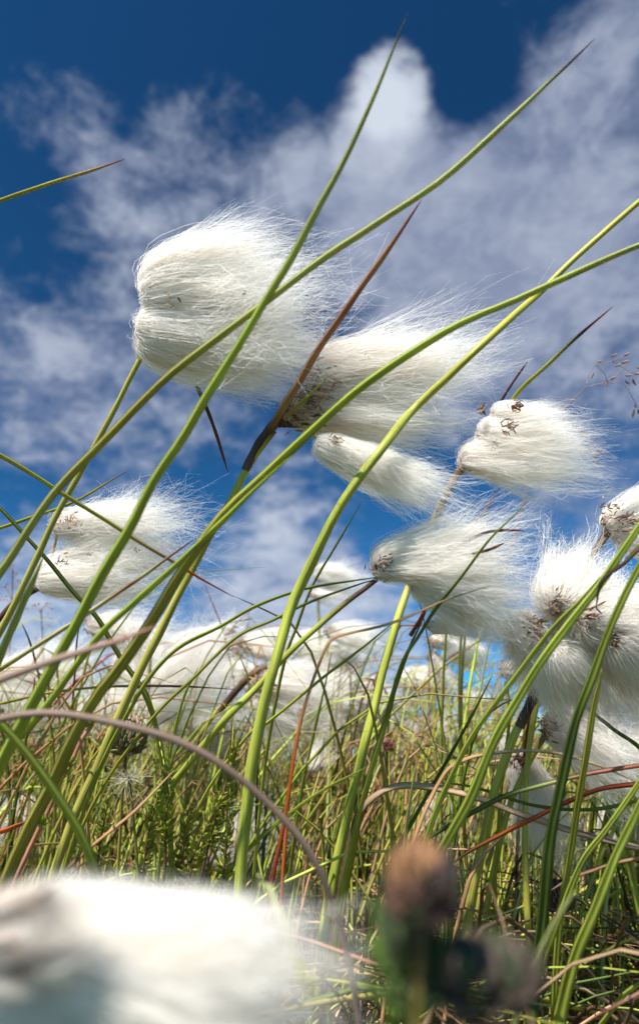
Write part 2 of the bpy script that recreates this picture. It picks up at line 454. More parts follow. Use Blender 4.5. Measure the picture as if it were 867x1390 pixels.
# two-lobed head, upper left
plant('largest white two-lobed cotton head, on an olive stem, one dark red bract hanging under it',
      [(-24, 905), (24, 814), (77, 701), (121, 620), (160, 545), (196, 474)], 0.205, (11, 8),
      [((206, 402), (420, 376, .205), 88, 36, 62, 7500, .8, .55, .25), ((199, 447), (425, 478, .21), 56, 84, 62, 8500, .8, .7, .45),
       ((225, 430), (455, 430, .20), 58, 74, 46, 1900, 1.7, .2, 1.5)],
      SC, None, [([(258, 500, .215), (283, 559, .215), (309, 641, .213)], (7, 4), ((0, OL), (.35, BRN), (1, RED)))],
      scales=[((228, 408), 4, 6, 12, .19), ((330, 395), 1, 3, 7, .187), ((412, 470), 1, 2, 7, .19), ((203, 432), 5, 4, 12, .2)], group=BIG, seed=1, stalks=[([(196, 474), (197, 455), (200, 440)], (8, 5), ((0, OL), (1, YG)))])
# central pair with dark sheath and drooping third tuft
plant('central cotton head with dark brown sheath, tall orange-tipped bract and a small drooping tuft beneath',
      [(95, 1120), (165, 965), (226, 842), (279, 741), (315, 677), (343, 622), (372, 582)], 0.222, (15, 11),
      [((428, 512), (648, 482), 62, 36, 50, 5200, .9, 1.7, .5), ((440, 530), (660, 505), 50, 46, 44, 1200, 1.5, .6, 1.3), ((404, 560), (622, 566), 50, 34, 46, 5000, 1.0, 1.9, .6),
       ((438, 605, .200), (604, 678, .198), 24, 27, 24, 4800, .9, .5, .5)],
      ((0, OL), (.6, OL), (.93, MG), (1, BRN)), ([(334, 640), (352, 604), (372, 578), (398, 552), (424, 530)], (12, 15)),
      [([(362, 585, .21), (388, 542, .198), (428, 478, .182), (465, 425, .176), (500, 377, .174), (573, 272, .172)], (13, 6), ((0, BRN), (.15, STR), (.6, PNK), (.8, TAN), (1, RED))),
       ([(385, 568, .205), (415, 540, .2), (447, 508, .2)], (8, 3), ((0, STR), (.4, YG), (1, MG))),
       ([(378, 574, .222), (398, 576, .22), (418, 578, .22)], (12, 5), ((0, BRN), (1, (.2, .12, .07))))],
      [((415, 545), 34, 15, 20, .212), ((432, 512), 22, 11, 16, .212), ((395, 565), 14, 9, 16, .21), ((452, 600), 12, 6, 12, .195), ((560, 520), 1, 3, 8, .205), ((500, 480), 1, 3, 8, .205)],
      group=BIG, seed=2, stalks=[([(395, 566, .218), (418, 583, .208), (437, 603, .200)], (4, 5), ((0, YG), (.7, YG), (1, BRN)))])
# right, pointed
plant('white cotton head high on the right above a purple-brown sheath, brown specks in its crown',
      [(436, 1310, .25), (464, 1140, .25), (489, 1025, .25), (508, 956, .255), (521, 905, .258), (538, 845, .262), (559, 785, .272), (575, 745, .272), (593, 700, .272), (609, 660, .27), (627, 630, .268)],
      0.268, (17, 10),
      [((632, 626), (800, 640), 46, 22, 38, 4600, 1.0, .8, .5), ((655, 590), (790, 605), 40, 36, 38, 4600, 1.1, .6, .6), ((672, 560), (770, 570), 24, 26, 28, 2200, 1.0, .6, .4)],
      ((0, MG), (.6, MG), (.8, OL), (1, BRN)), ([(590, 706), (600, 682), (612, 656), (626, 634), (640, 626)], (10, 12)),
      [([(668, 580, .285), (703, 530, .285), (740, 497, .285), (780, 460, .285), (832, 416, .285)], (8, 4), ((0, YG), (.5, YG), (.75, PUR), (1, RED))),
       ([(676, 550, .28), (695, 520, .28), (716, 490, .28)], (4, 3), ((0, PUR), (1, RED)))],
      [((698, 551), 14, 4.5, 12, .25), ((690, 579), 16, 4.5, 11, .247), ((652, 556), 6, 3.5, 14, .262), ((670, 608), 5, 4, 7, .25)],
      group=BIG, seed=3)
# centre, swept
plant('cotton head at mid height on an oblique green stem, ragged fibres swept right and down',
      [(235, 1062, .22), (300, 985), (350, 934), (393, 887), (457, 828), (500, 795), (514, 783)], 0.200, (12, 8),
      [((516, 772), (698, 752), 60, 22, 46, 5400, 1.1, .9, .6), ((545, 770), (705, 815), 40, 26, 36, 2800, 1.4, .5, 1.), ((566, 790), (692, 852), 40, 32, 30, 3400, 1.5, .7, 1.),
       ((585, 850, .208), (660, 838, .208), 12, 20, 18, 900, 1.3, .8, .7)],
      ((0, MG), (.75, MG), (.9, BRN), (1, BRN)), None,
      [([(612, 745, .198), (660, 722, .196), (709, 719, .196)], (5, 4), ((0, BRN), (.6, BRN), (1, RED))),
       ([(640, 752, .193), (662, 746, .190), (684, 737, .190)], (5, 4), ((0, BRN), (1, RED))),
       ([(556, 862, .25), (575, 830, .25), (587, 800, .25)], (7, 6), ((0, BRN), (.5, RED), (1, BRN)))],
      [((520, 765), 18, 6, 12, .194)], group=BIG, seed=4)
# right cluster
plant('broad fluffy cotton head at the lower right with three brown centres above a dark sheath',
      [(640, 1215), (660, 1130), (673, 1070), (696, 1004), (712, 971), (736, 918), (750, 880)], 0.217, (16, 12),
      [((757, 824, .199), (800, 762, .225), 60, 56, 50, 5200, 1.1, .7, .6), ((722, 852, .201), (688, 886, .225), 44, 42, 40, 3600, 1.0, .8, .3),
       ((792, 842, .197), (905, 850, .229), 62, 50, 50, 4800, 1.1, .7, .6), ((830, 866, .197), (905, 950, .229), 60, 50, 50, 4600, 1.0, .9, .35),
       ((750, 880, .201), (800, 975, .221), 62, 60, 50, 4600, 1.0, .4, .35), ((770, 850, .211), (860, 830, .229), 66, 60, 50, 4200, 1.2, .3, .6), ((735, 860, .209), (712, 925, .224), 44, 44, 40, 2400, 1.1, .5, .5)],
      ((0, OL), (.5, YG), (.85, MG), (1, BRN)), ([(706, 985), (722, 950), (738, 912), (748, 884)], (14, 12)), (),
      [((757, 820), 34, 7, 16, .197), ((722, 852), 22, 7, 14, .197), ((795, 840), 30, 9, 18, .194), ((832, 866), 24, 7, 16, .194)], group=BIG, seed=5)
plant('cotton head cut by the right edge of the view, on a dark sheathed yellow-green stem',
      [(735, 930, .26), (765, 840, .26), (795, 769, .24), (812, 743), (826, 722)], 0.232, (9, 8),
      [((826, 712), (930, 668), 34, 40, 40, 4200, .9, .9, .25), ((840, 722), (935, 745), 32, 36, 40, 4200, .9, .9, .3)],
      ((0, YG), (.7, YG), (1, BRN)), ([(800, 762), (812, 742), (826, 722), (838, 712)], (9, 11)), (),
      [((826, 690), 14, 8, 12, .225), ((846, 712), 18, 9, 14, .222)], group=BIG, seed=6)
plant('loose untidy double cotton head on the left, thin enough to show sky between its fibres',
      [(-30, 885, .26), (-6, 846, .26), (24, 814), (62, 793)], 0.262, (9, 10),
      [((80, 712), (262, 706), 30, 32, 28, 2600, 1.4, 1.0, .9), ((62, 786), (225, 776), 52, 34, 40, 5200, 1.2, .9, .8), ((95, 752), (255, 745), 30, 40, 34, 1200, 1.8, .4, 1.2)],
      ((0, BRN), (1, PUR)), ([(22, 816), (42, 804), (66, 792)], (9, 10)), (),
      [((92, 706), 26, 9, 9, .255), ((84, 762), 8, 5, 10, .25), ((119, 751), 4, 2, 6, .245), ((183, 746), 3, 1.5, 6, .245)], group=BIG, seed=7,
      stalks=[([(66, 792), (72, 752), (80, 718)], (4, 4), ((0, YG), (1, STR)))])

# smaller ones
def small(label, stem, d, w, tufts, seed, cols=SC, **k):
    tufts = [(b, t, ru * 1.02, rd * 1.0, rw * 1.0, int(N * 0.9), cu * 1.6, br + .5, lo + .6) for (b, t, ru, rd, rw, N, cu, br, lo) in tufts]
    plant(label, stem, d, w, tufts, cols, group=SMALL, seed=seed, fw=max(0.00012, 0.00042 * d), seg=8, **k)
small('small cotton head against blue sky just right of the thick green stem', [(440, 1010), (436, 930), (434, 862), (432, 808)], .48, (5, 4),
      [((430, 777), (494, 786), 20, 14, 16, 1500, 1., .2, .3), ((426, 806), (482, 803), 12, 14, 14, 1100, 1., .6, .4)], 11)
small('small pale head under the bent tan stalk, tapering right to a thin tail', [(425, 1015), (436, 940), (446, 870)], .46, (4, 3.5),
      [((448, 858), (524, 882), 20, 12, 14, 1600, .9, .6, .3)], 12)
small('small fluffy head hanging just below the bent tan stalk', [(438, 1010), (442, 950), (448, 905)], .5, (4, 3.5),
      [((440, 886), (500, 910), 20, 22, 18, 1500, 1.1, .6, .5), ((462, 915), (476, 950), 14, 14, 14, 700, 1.1, .8, .5)], 13)
small('cotton head with brown base beside the thick green stem, below the dark sheath', [(228, 1052), (262, 1010), (297, 964), (330, 932)], .33, (8, 7),
      [((355, 926), (448, 940), 38, 22, 30, 3600, 1., .9, .4), ((345, 948), (410, 1000), 20, 26, 24, 2200, 1.1, .7, .6)], 14,
      sheath=([(296, 966), (318, 940), (340, 918), (362, 905)], (9, 10)), scales=[((350, 935), 22, 10, 14, .32)])
small('white wispy head left of centre, half covered by crossing green blades', [(150, 1100), (175, 1040), (196, 985)], .36, (6, 5),
      [((200, 962), (318, 925), 42, 30, 36, 3400, 1.1, .6, .6), ((205, 930), (300, 880), 30, 26, 30, 2000, 1.2, .4, .8)], 15)
small('ragged head under the left loose one, brown at its blunt end', [(95, 990), (112, 920), (126, 868)], .33, (5, 4),
      [((124, 848), (222, 868), 24, 20, 24, 2400, 1.2, .9, .6)], 16)
small('cotton head streaming right behind the thin dark stem with dead brown flowers', [(280, 1060), (262, 980), (236, 915)], .4, (5, 4),
      [((232, 885), (330, 868), 34, 30, 28, 2200, 1.2, .3, .8), ((330, 872), (398, 886), 20, 20, 20, 2200, 1., .8, .4)], 17,
      stalks=[([(250, 935), (300, 890), (326, 874)], (3, 3), ((0, BRN), (1, BRN)))],
      scales=[((308, 858), 16, 4, 10, .39), ((322, 880), 40, 7, 10, .385)])
small('tiny egg-shaped head on a straight stem with a faint tail, beneath two ragged tufts', [(591, 1080), (590, 1000), (589, 930)], .4, (6, 5),
      [((587, 890), (616, 944), 13, 12, 12, 1800, .8, .5, .3), ((586, 872), (622, 862), 12, 16, 14, 1200, 1., 1., .4)], 18,
      scales=[((590, 874), 10, 5, 9, .39)])
small('grey-brown based head between the two thick stems, fibres falling right', [(462, 1065), (470, 1000), (482, 948)], .4, (5, 4),
      [((486, 938), (540, 968), 24, 26, 22, 2600, 1., 1., .3)], 19)
small('worn brownish head low in the grass, right of the pale green stem', [(575, 1120), (578, 1050), (580, 1000)], .45, (5, 4),
      [((576, 985), (628, 1004), 22, 18, 20, 1400, 1.2, 1., .6), ((570, 975), (572, 1024), 16, 18, 16, 1100, 1.2, 1., .6)], 20)
small('dense pale tuft between the bent tan stalk and the thick stem', [(405, 1080), (412, 1010), (418, 960)], .44, (5, 4),
      [((420, 930), (486, 950), 28, 34, 28, 2600, 1.2, .6, .7)], 21)
small('white head at the far left edge under the blurred brown stalk', [(-30, 1040), (-25, 980), (-16, 944)], .4, (5, 4),
      [((-14, 925), (112, 930), 44, 40, 36, 3200, 1.2, .5, .7)], 22)
small('white head just above the blurred brown arc on the left', [(90, 1080), (96, 1030), (104, 1000)], .4, (5, 4),
      [((100, 972), (205, 950), 32, 30, 30, 2600, 1.2, .5, .7)], 23)
small('soft white head behind the round brown flower head', [(160, 1110), (165, 1050), (175, 1015)], .45, (5, 4),
      [((170, 975), (270, 995), 30, 30, 30, 2300, 1.2, .5, .7)], 24)
small('big grey-white head below the brown-centred cluster, falling to the right edge', [(668, 1190), (690, 1100), (715, 1040), (742, 990)], .262, (10, 9),
      [((748, 978), (885, 1062), 38, 42, 38, 5200, .9, 1., .3)], 25, scales=[((742, 982), 26, 9, 15, .252)], cols=((0, YG), (.8, MG), (1, BRN)))
small('long white tuft hanging straight down beside the dark green blade', [(655, 1200), (675, 1120), (690, 1060), (702, 1034)], .27, (9, 8),
      [((704, 1032), (748, 1165), 36, 34, 32, 4200, .9, .9, .3)], 26, scales=[((704, 1035), 16, 7, 14, .262)], cols=((0, OL), (1, BRN)))
small('pinkish white head at the right edge below the fluffy cluster', [(850, 1130), (840, 1060), (836, 1018)], .28, (7, 6),
      [((835, 1008), (905, 1006), 30, 30, 30, 2600, 1., 1., .4)], 27)
small('shaggy white tuft low down behind the base of the thick green stem', [(262, 1240), (276, 1200), (288, 1176)], .32, (6, 5),
      [((292, 1164), (385, 1124), 34, 26, 28, 2600, 1.3, .5, .7)], 28)
small('white head at the left edge low behind the curved green leaf', [(-30, 1200), (-24, 1160), (-12, 1128)], .36, (6, 5),
      [((-14, 1112), (66, 1120), 40, 36, 34, 2400, 1.2, .5, .6)], 29)
small('tattered head with brown lower half beside the upright tan stalk', [(415, 1130), (418, 1080), (420, 1050)], .36, (5, 4),
      [((420, 1044), (446, 1012), 14, 16, 16, 1200, 1.2, 1., .6)], 30, scales=[((420, 1056), 14, 6, 10, .35)])
small('flattened white head low in the tangle above the blurred orange bud', [(560, 1200), (562, 1150), (560, 1124)], .38, (6, 5),
      [((556, 1112), (645, 1116), 26, 28, 26, 1900, 1.3, .8, .7)], 31)
small('white head behind the dark base of the brown-centred cluster', [(690, 1010), (688, 960), (686, 925)], .34, (5, 4),
      [((682, 908), (735, 912), 16, 18, 18, 1500, 1.1, .8, .5)], 32)
small('large soft white head filling the right edge under the cluster', [(800, 1130), (806, 1060), (815, 990)], .31, (8, 7),
      [((815, 950), (915, 985), 52, 50, 46, 4200, 1., .3, .4)], 33)
small('white tuft showing under the straw band near the lower right', [(770, 1260), (775, 1200), (790, 1130)], .34, (6, 5),
      [((790, 1112), (868, 1128), 28, 30, 28, 2200, 1.2, .6, .6)], 34)

small('shaggy white head between the olive stems left of centre', [(120, 1060), (140, 1000), (160, 930)], .42, (4, 3),
      [((160, 905), (260, 890), 30, 30, 28, 2400, 1.3, .5, .8)], 35)
small('ragged low head directly behind the blurred arc near the thick stem', [(240, 1110), (250, 1050), (262, 1010)], .38, (4, 3),
      [((262, 995), (350, 1005), 28, 28, 28, 2400, 1.3, .7, .8)], 36)
small('white tuft filling the gap right of the thick green stem', [(372, 1100), (378, 1040), (385, 985)], .42, (4, 3),
      [((385, 962), (462, 985), 28, 28, 28, 2200, 1.3, .5, .8)], 37)
small('half bare head with thin fibres near the foot of the pale green stem', [(470, 1130), (478, 1090), (490, 1050)], .5, (4, 3),
      [((490, 1036), (552, 1040), 20, 22, 22, 900, 1.6, 1., 1.2)], 38)
small('soft pale head low at the left between the blurred stalk and the arc', [(10, 1060), (20, 1000), (35, 930)], .45, (4, 3),
      [((35, 905), (120, 895), 26, 26, 26, 2000, 1.3, .4, .8)], 39)
small('worn white tuft behind the upright yellowish blade on the right', [(640, 1120), (645, 1060), (652, 1020)], .42, (4, 3),
      [((652, 1005), (715, 1015), 20, 24, 22, 1400, 1.5, .9, .9)], 41)

# foreground, out of focus
plant('blurred cotton head very close at the bottom left, orange-brown at its left end',
      [(-150, 1400, .07), (-110, 1330, .066), (-70, 1280, .064)], .062, (30, 26),
      [((-30, 1268, 0.0600), (230, 1252, 0.0640), 62, 70, 60, 4800, .8, 1.2, .2), ((110, 1275, 0.0610), (430, 1345, 0.0640), 84, 110, 70, 7000, 1.0, .12, .4),
       ((-50, 1340, 0.0600), (330, 1400, 0.0640), 80, 100, 70, 5200, .7, .6, .2), ((-60, 1255, .0555), (105, 1198, .056), 15, 14, 12, 2200, .9, 3.4, .2), ((-60, 1268, .0555), (120, 1232, .056), 11, 12, 12, 1500, 1.0, 3.2, .2),
       ((-60, 1300, .0555), (70, 1250, .056), 17, 18, 12, 2200, .9, 3.6, .2), ((-60, 1345, .0555), (60, 1300, .056), 16, 15, 12, 1600, .9, 3.3, .2), ((20, 1320, .0555), (120, 1296, .056), 5, 5, 6, 260, 1.1, 3.2, .2)],
      ((0, OL), (1, BRN)), None, (), [((20, 1235), 8, 16, 50, 0.0560)], fw=0.00007, seed=40, group=None)

# ------------------------------------------------------------------ traced blades and stems
G1 = 'long grass blades crossing the sky'
G2 = 'grass blades and stems rising on the right'
G3 = 'dry stalks arching through the tangle'
grass('bright green blade rising from the lower left to a purple tip near the top middle', [(-20, 1075), (40, 955), (81, 883), (125, 802), (174, 721), (206, 660), (246, 598), (283, 535), (360, 409), (402, 335), (441, 260), (490, 165), (524, 85), (552, 20)],
      .155, (23, 9), ((0, LG), (.6, LG), (.8, PG), (.93, MG), (1, PUR)), roll=.45, tip=True)
grass('long grey-green blade crossing the largest cotton head to a dark tip at the upper right', [(-20, 800), (0, 775), (73, 669), (139, 602), (231, 510), (344, 421), (433, 353), (500, 308), (600, 240), (700, 152), (760, 98), (805, 55)],
      .168, (15, 11), ((0, PG), (.3, OL), (.5, PG), (.9, PG), (.96, PUR), (1, BRN)), roll=.35)
grass('wide green leaf arching from the left foreground to the right edge over the central head', [(40, 1120, .165), (75, 1050, .165), (121, 955, .165), (161, 903, .165), (202, 842, .165), (283, 722, .165), (350, 655), (408, 600), (488, 527), (609, 446), (707, 400), (800, 358), (905, 318)],
      .172, (23, 10), ((0, OL), (.35, OL), (.5, MG), (.65, LG), (1, PG)), roll=.45, tip=False)
grass('narrow bright green leaf lying along the underside of the wide arching leaf', [(-20, 1050), (60, 962), (133, 866), (175, 825), (226, 778), (299, 709), (340, 668), (395, 618)],
      .164, (14, 10), ((0, LG), (1, LG)), roll=.5)
grass('thick green stem curving from the bottom up behind the central head to the right edge', [(328, 1185, .19), (335, 1100, .19), (350, 1000, .19), (376, 896, .19), (397, 819, .195), (427, 751, .192), (465, 677, .189), (515, 612, .190), (540, 580, .198), (558, 560, .204), (580, 538, .202), (600, 520, .200), (661, 463, .198), (731, 400, .21), (792, 338, .21), (905, 238, .21)],
      .21, (24, 10), ((0, MG), (.4, MG), (.7, YG), (1, YG)), prof='round', tip=False)
grass('short reddish-tipped blade reaching in from the left edge high in the sky', [(-60, 296), (0, 272), (40, 258), (80, 245), (130, 229), (170, 216)], .2, (8, 5), ((0, MG), (.6, YG), (.85, STR), (1, RED)), roll=.4)
grass('yellow-green blade sloping down to the right with an orange-red tip over the left head', [(-80, 575), (0, 616), (81, 667), (161, 717), (226, 757), (266, 782), (318, 812)], .19, (9, 5), ((0, YG), (.6, YG), (.75, STR), (.85, ORG), (1, RED)), roll=.4)
grass('pale straw blade sloping up from the left edge with pink marks', [(-30, 926), (0, 907), (65, 866), (121, 830), (186, 786), (225, 758), (262, 733)], .185, (9, 6), ((0, YG), (.3, CRM), (.55, CRM), (.7, PNK), (.76, CRM), (1, RED)), roll=.4)
grass('light green blade tip standing beside the olive stem at the left edge', [(-30, 985), (0, 890), (24, 835), (42, 795), (58, 756)], .17, (15, 11), ((0, LG), (1, PG)), roll=.35)
grass('thin dark green blade sloping down across the loose left head', [(-60, 632), (0, 689), (48, 741), (101, 806), (133, 842), (165, 895), (200, 950), (215, 1010)][::-1], .23, (10, 5), ((0, MG), (.6, DG), (1, MG)), roll=.4)
grass('thin blade with a pink tip sloping up behind the olive stem on the left', [(-60, 735), (0, 717), (48, 701), (80, 690), (113, 675), (145, 655), (174, 638)], .24, (7, 3), ((0, MG), (.8, YG), (1, RED)), roll=.3)
grass('blurred brown stalk close to the lens, slanting up from the left edge', [(-60, 948), (0, 923), (81, 893), (161, 868), (214, 848)], .118, (20, 9), ((0, GBR), (.6, (.3, .2, .15)), (1, PNK)), prof='round', group=G3, name='dry_stalk', cat='dry stalk')
grass('blurred grey-brown stalk close to the lens, arching down to the bottom centre', [(-90, 1000), (0, 975), (62, 968), (125, 975), (225, 1000), (300, 1037), (360, 1087), (400, 1132), (434, 1182), (475, 1310), (490, 1400)], .125, (15, 12), ((0, GBR), (1, GBR)), prof='round', group=G3, name='dry_stalk', cat='dry stalk', both=True)
grass('blurred dark green leaf curving down to the right near the left edge', [(-50, 935), (0, 985), (50, 1040), (95, 1110), (125, 1175), (150, 1260)][::-1], .135, (20, 12), ((0, MG), (1, LG)), roll=.4)
grass('dark green blade bowing up to the base of the mid-height head', [(150, 1010), (198, 925), (242, 879), (299, 850), (350, 822), (414, 800), (478, 789), (520, 782)], .203, (8, 4), ((0, MG), (.5, MG), (1, DG)), roll=.4)
grass('thin green blade running just below the bowed dark one to the same head', [(160, 1035), (215, 965), (262, 920), (320, 865), (370, 842), (420, 818), (490, 793), (512, 787)], .207, (6, 4), ((0, YG), (.5, MG), (1, DG)), roll=.2)
grass('dark green blade rising through the swept fibres of the mid-height head', [(478, 1140), (500, 1060), (525, 977), (545, 900), (568, 862), (589, 828), (623, 785), (661, 734), (690, 705), (720, 674)], .186, (9, 4), ((0, MG), (.6, DG), (1, MG)), roll=.5)
grass('olive stem pair standing beside the pale stem under the mid-height head', [(470, 1190), (492, 1090), (520, 985), (540, 920), (560, 870), (576, 838)], .245, (11, 7), ((0, YG), (.6, OL), (1, DG)), roll=.5, group=G2)
grass('bent tan stalk folded over sharply under the mid-height head', [(368, 1200), (385, 1120), (405, 994), (420, 940), (435, 897), (443, 878), (452, 866), (475, 859), (533, 845), (606, 813), (666, 794)], .185, (7, 3), ((0, RED), (.3, ORG), (.45, TAN), (1, STR)), prof='flat', group=G3, name='dry_stalk', cat='dry stalk')
grass('slender yellow-green blade crossing the pale stem below the folded tan stalk', [(300, 1045), (340, 995), (363, 981), (435, 922), (490, 880), (533, 845)], .24, (6, 4), ((0, LG), (1, YG)), roll=.3)
grass('thin dark green blade behind the thick green stem, tip against the sky', [(372, 960), (388, 887), (401, 853), (422, 798), (452, 747), (493, 678)], .26, (6, 3), ((0, MG), (1, DG)), roll=.3)
grass('broad green blade leaning right across the lower right cluster to the right edge', [(590, 1165), (610, 1128), (635, 1082), (666, 1007), (699, 951), (732, 898), (785, 829), (812, 795), (867, 716), (905, 660)], .172, (18, 11), ((0, MG), (.4, LG), (1, LG)), roll=.45, tip=False, group=G2)
grass('second thinner blade parallel to the broad one over the cluster', [(600, 1080), (640, 1000), (699, 918), (749, 852), (785, 815), (815, 780)], .178, (9, 7), ((0, MG), (1, MG)), roll=.35, group=G2)
grass('tall dark green blade crossing the right side of the cluster to the right edge', [(722, 1320), (734, 1240), (744, 1140), (755, 1085), (779, 984), (805, 918), (832, 845), (867, 768), (900, 700)], .165, (23, 11), ((0, DG), (.5, DG), (.75, MG), (1, LG)), roll=.55, tip=False, group=G2)
grass('yellow-green upright blade with a blunt tip right of the tall dark blade', [(758, 1240), (769, 1175), (782, 1097), (792, 1037), (805, 958), (813, 925), (816, 908)], .19, (12, 10), ((0, MG), (.5, YG), (1, YG)), roll=.3, group=G2)
grass('olive-brown blade curling down to a purple point at the upper side of the cluster', [(905, 712), (867, 743), (845, 765), (825, 779), (815, 790), (811, 802), (808, 824)], .168, (9, 5), ((0, OL), (.5, BRN), (1, PUR)), roll=.4, group=G2)
grass('dark green blade sloping down to the right under the cluster', [(905, 1070), (867, 1017), (832, 991), (799, 964), (775, 944), (752, 922)], .215, (8, 5), ((0, MG), (.5, DG), (1, DG)), roll=.4, group=G2)
grass('tan blade arching lightly over the dark sheath at the lower right', [(590, 1070), (607, 1044), (630, 1031), (660, 1023), (716, 1019), (765, 1025), (815, 1041), (862, 1062)], .2, (6, 4), ((0, TAN), (.5, STR), (1, STR)), prof='flat', roll=.2, group=G3, ground=True, mat_=M_DRY)
grass('blade turning from pink-red at the right edge to dark green on the left', [(920, 1030), (867, 1040), (815, 1049), (784, 1055), (732, 1068), (684, 1082), (634, 1108), (584, 1137), (548, 1160)], .195, (8, 9), ((0, (.5, .12, .07)), (.3, PNK), (.45, PG), (.6, DG), (1, DG)), roll=.5, group=G3)
grass('dark red blade with an orange end, lying across the hanging tuft', [(920, 1058), (867, 1065), (814, 1072), (759, 1094), (714, 1116), (674, 1136), (634, 1157), (610, 1175)], .2, (8, 7), ((0, PNK), (.2, RED), (.5, RED), (.7, ORG), (1, BRN)), roll=.4, group=G3)
grass('wide straw band bent over and lying across the lower right', [(440, 1340), (458, 1240), (470, 1170), (485, 1110), (504, 1085), (534, 1068), (584, 1067), (644, 1081), (714, 1107), (784, 1130), (905, 1160)], .205, (11, 10), ((0, BRN), (.3, BRN), (.45, STR), (.75, STR), (.85, GBR), (1, STR)), prof='flat', roll=.3, group=G3, tip=False, mat_=M_DRY)
grass('curved tan stalk branching from the dark red blade', [(628, 1220), (640, 1184), (664, 1150), (700, 1118), (720, 1108)], .21, (7, 4), ((0, TAN), (1, STR)), prof='flat', roll=.2, group=G3, mat_=M_DRY)
grass('reddish-brown dry blade low at the right edge', [(920, 1160), (867, 1165), (830, 1172), (804, 1181), (775, 1192), (745, 1210)], .2, (8, 5), ((0, STR), (.6, TAN), (1, BRN)), prof='flat', roll=.3, group=G3, mat_=M_DRY)
grass('broad bright green blade rising to the right edge near the lower corner', [(770, 1330), (785, 1285), (804, 1240), (834, 1160), (867, 1085), (900, 1010)], .16, (21, 12), ((0, MG), (.5, LG), (1, LG)), roll=.5, tip=False, group=G2)
grass('narrower bright blade just above the broad one at the right edge', [(735, 1300), (760, 1240), (790, 1170), (824, 1125), (867, 1062), (905, 1000)], .18, (12, 8), ((0, MG), (1, LG)), roll=.4, tip=False, group=G2)
grass('thin blurred pale blade near the base of the tall dark blade', [(715, 1330), (734, 1285), (755, 1245), (780, 1208)], .11, (10, 6), ((0, PG), (1, PG)), roll=.3, group=G2)
grass('pinkish hair-thin blade tip left of the red bract on the right', [(625, 860), (632, 790), (640, 721), (664, 684), (686, 650)], .3, (4, 2.5), ((0, OL), (.6, PNK), (1, RED)), roll=.3)
grass('short green blade tip beside the pinkish hair-thin one', [(630, 870), (640, 790), (651, 721), (660, 700), (669, 678)], .3, (4, 3), ((0, MG), (1, YG)), roll=.3)
grass('pale thin blade tip in the gap left of the right-edge head', [(730, 880), (755, 810), (772, 776), (788, 754), (803, 733)], .3, (4, 3), ((0, MG), (.6, PG), (1, CRM)), roll=.3)
grass('thin dark-tipped blade just left of the pale one in the gap', [(728, 890), (745, 825), (757, 790), (773, 763)], .32, (4, 3), ((0, MG), (.6, MG), (1, PUR)), roll=.3)
grass('upright green stem near the bottom centre beside the bent tan stalk', [(383, 1330), (392, 1200), (405, 1100), (420, 1020), (440, 930), (450, 880)], .27, (7, 4), ((0, MG), (1, MG)), roll=.3, group=G2)
grass('orange-brown upright stalk rising beside the thick green stem', [(380, 1300), (384, 1190), (390, 1110), (395, 1050), (412, 960)], .23, (7, 4), ((0, RED), (.5, ORG), (1, TAN)), prof='flat', group=G3, name='dry_stalk', cat='dry stalk', mat_=M_DRY)
grass('horizontal olive blade with a dark red end between the two left stems', [(-40, 965), (0, 955), (60, 942), (125, 934), (190, 931), (260, 932), (319, 936)], .27, (5, 3), ((0, YG), (.5, YG), (.7, RED), (1, PUR)), roll=.3)
grass('short reddish blade pointing up behind the blurred brown stalk at the left', [(96, 1010), (100, 940), (104, 880), (108, 840)], .3, (4, 2.5), ((0, OL), (.5, RED), (1, PUR)), roll=.3)
grass('dark red thin blade leaning left under the blurred brown stalk', [(64, 960), (50, 905), (40, 870), (30, 846)], .3, (4, 2.5), ((0, OL), (.5, RED), (1, PUR)), roll=.3)
grass('straight tan straw slanting up through the tangle at the lower left', [(90, 1180), (130, 1145), (185, 1100), (237, 1046)], .2, (6, 4), ((0, BRN), (.4, TAN), (1, STR)), prof='flat', group=G3, name='dry_stalk', cat='dry stalk', mat_=M_DRY)
grass('light green upright blade in front of the wispy head left of centre', [(225, 1080), (233, 1010), (250, 945), (262, 920), (269, 905)], .24, (6, 4), ((0, LG), (1, LG)), roll=.3)
grass('orange dead blade tip at the left edge low down', [(-60, 1145), (0, 1128), (22, 1120), (42, 1113)], .2, (8, 8), ((0, ORG), (.6, ORG), (1, BRN)), roll=.4, group=G3)
grass('dark green blade crossing behind the thick stem toward the lower right', [(300, 1190), (340, 1150), (392, 1105), (440, 1072), (500, 1040)], .21, (8, 4), ((0, MG), (1, MG)), roll=.5, group=G2)
grass('grey-green blade leaning right in the middle of the tangle', [(548, 1150), (552, 1110), (560, 1060), (564, 1040)], .2, (6, 4), ((0, PG), (1, PG)), roll=.3, group=G2)
grass('blackish green blade crossing steeply right of the pale stem', [(540, 1150), (562, 1110), (596, 1050), (630, 990), (668, 915)], .22, (8, 4), ((0, DG), (.6, DG), (1, MG)), roll=.5, group=G2)
grass('deep green blade arching left below the straw band', [(905, 1075), (850, 1092), (790, 1100), (720, 1092), (640, 1068), (590, 1062)], .225, (7, 5), ((0, MG), (.5, DG), (1, MG)), roll=.5, group=G2)
grass('yellowish upright blade beside the dark sheath of the cluster', [(672, 1190), (676, 1120), (682, 1040), (690, 975), (688, 920)], .25, (6, 4), ((0, YG), (1, YG)), roll=.3, group=G2)
grass('thin dark stem carrying the dead brown flowers above the tangle', [(345, 1100), (332, 1000), (319, 930), (306, 870), (296, 838), (283, 806), (276, 788)], .39, (4, 2.5), ((0, MG), (.6, BRN), (1, RED)), prof='round')

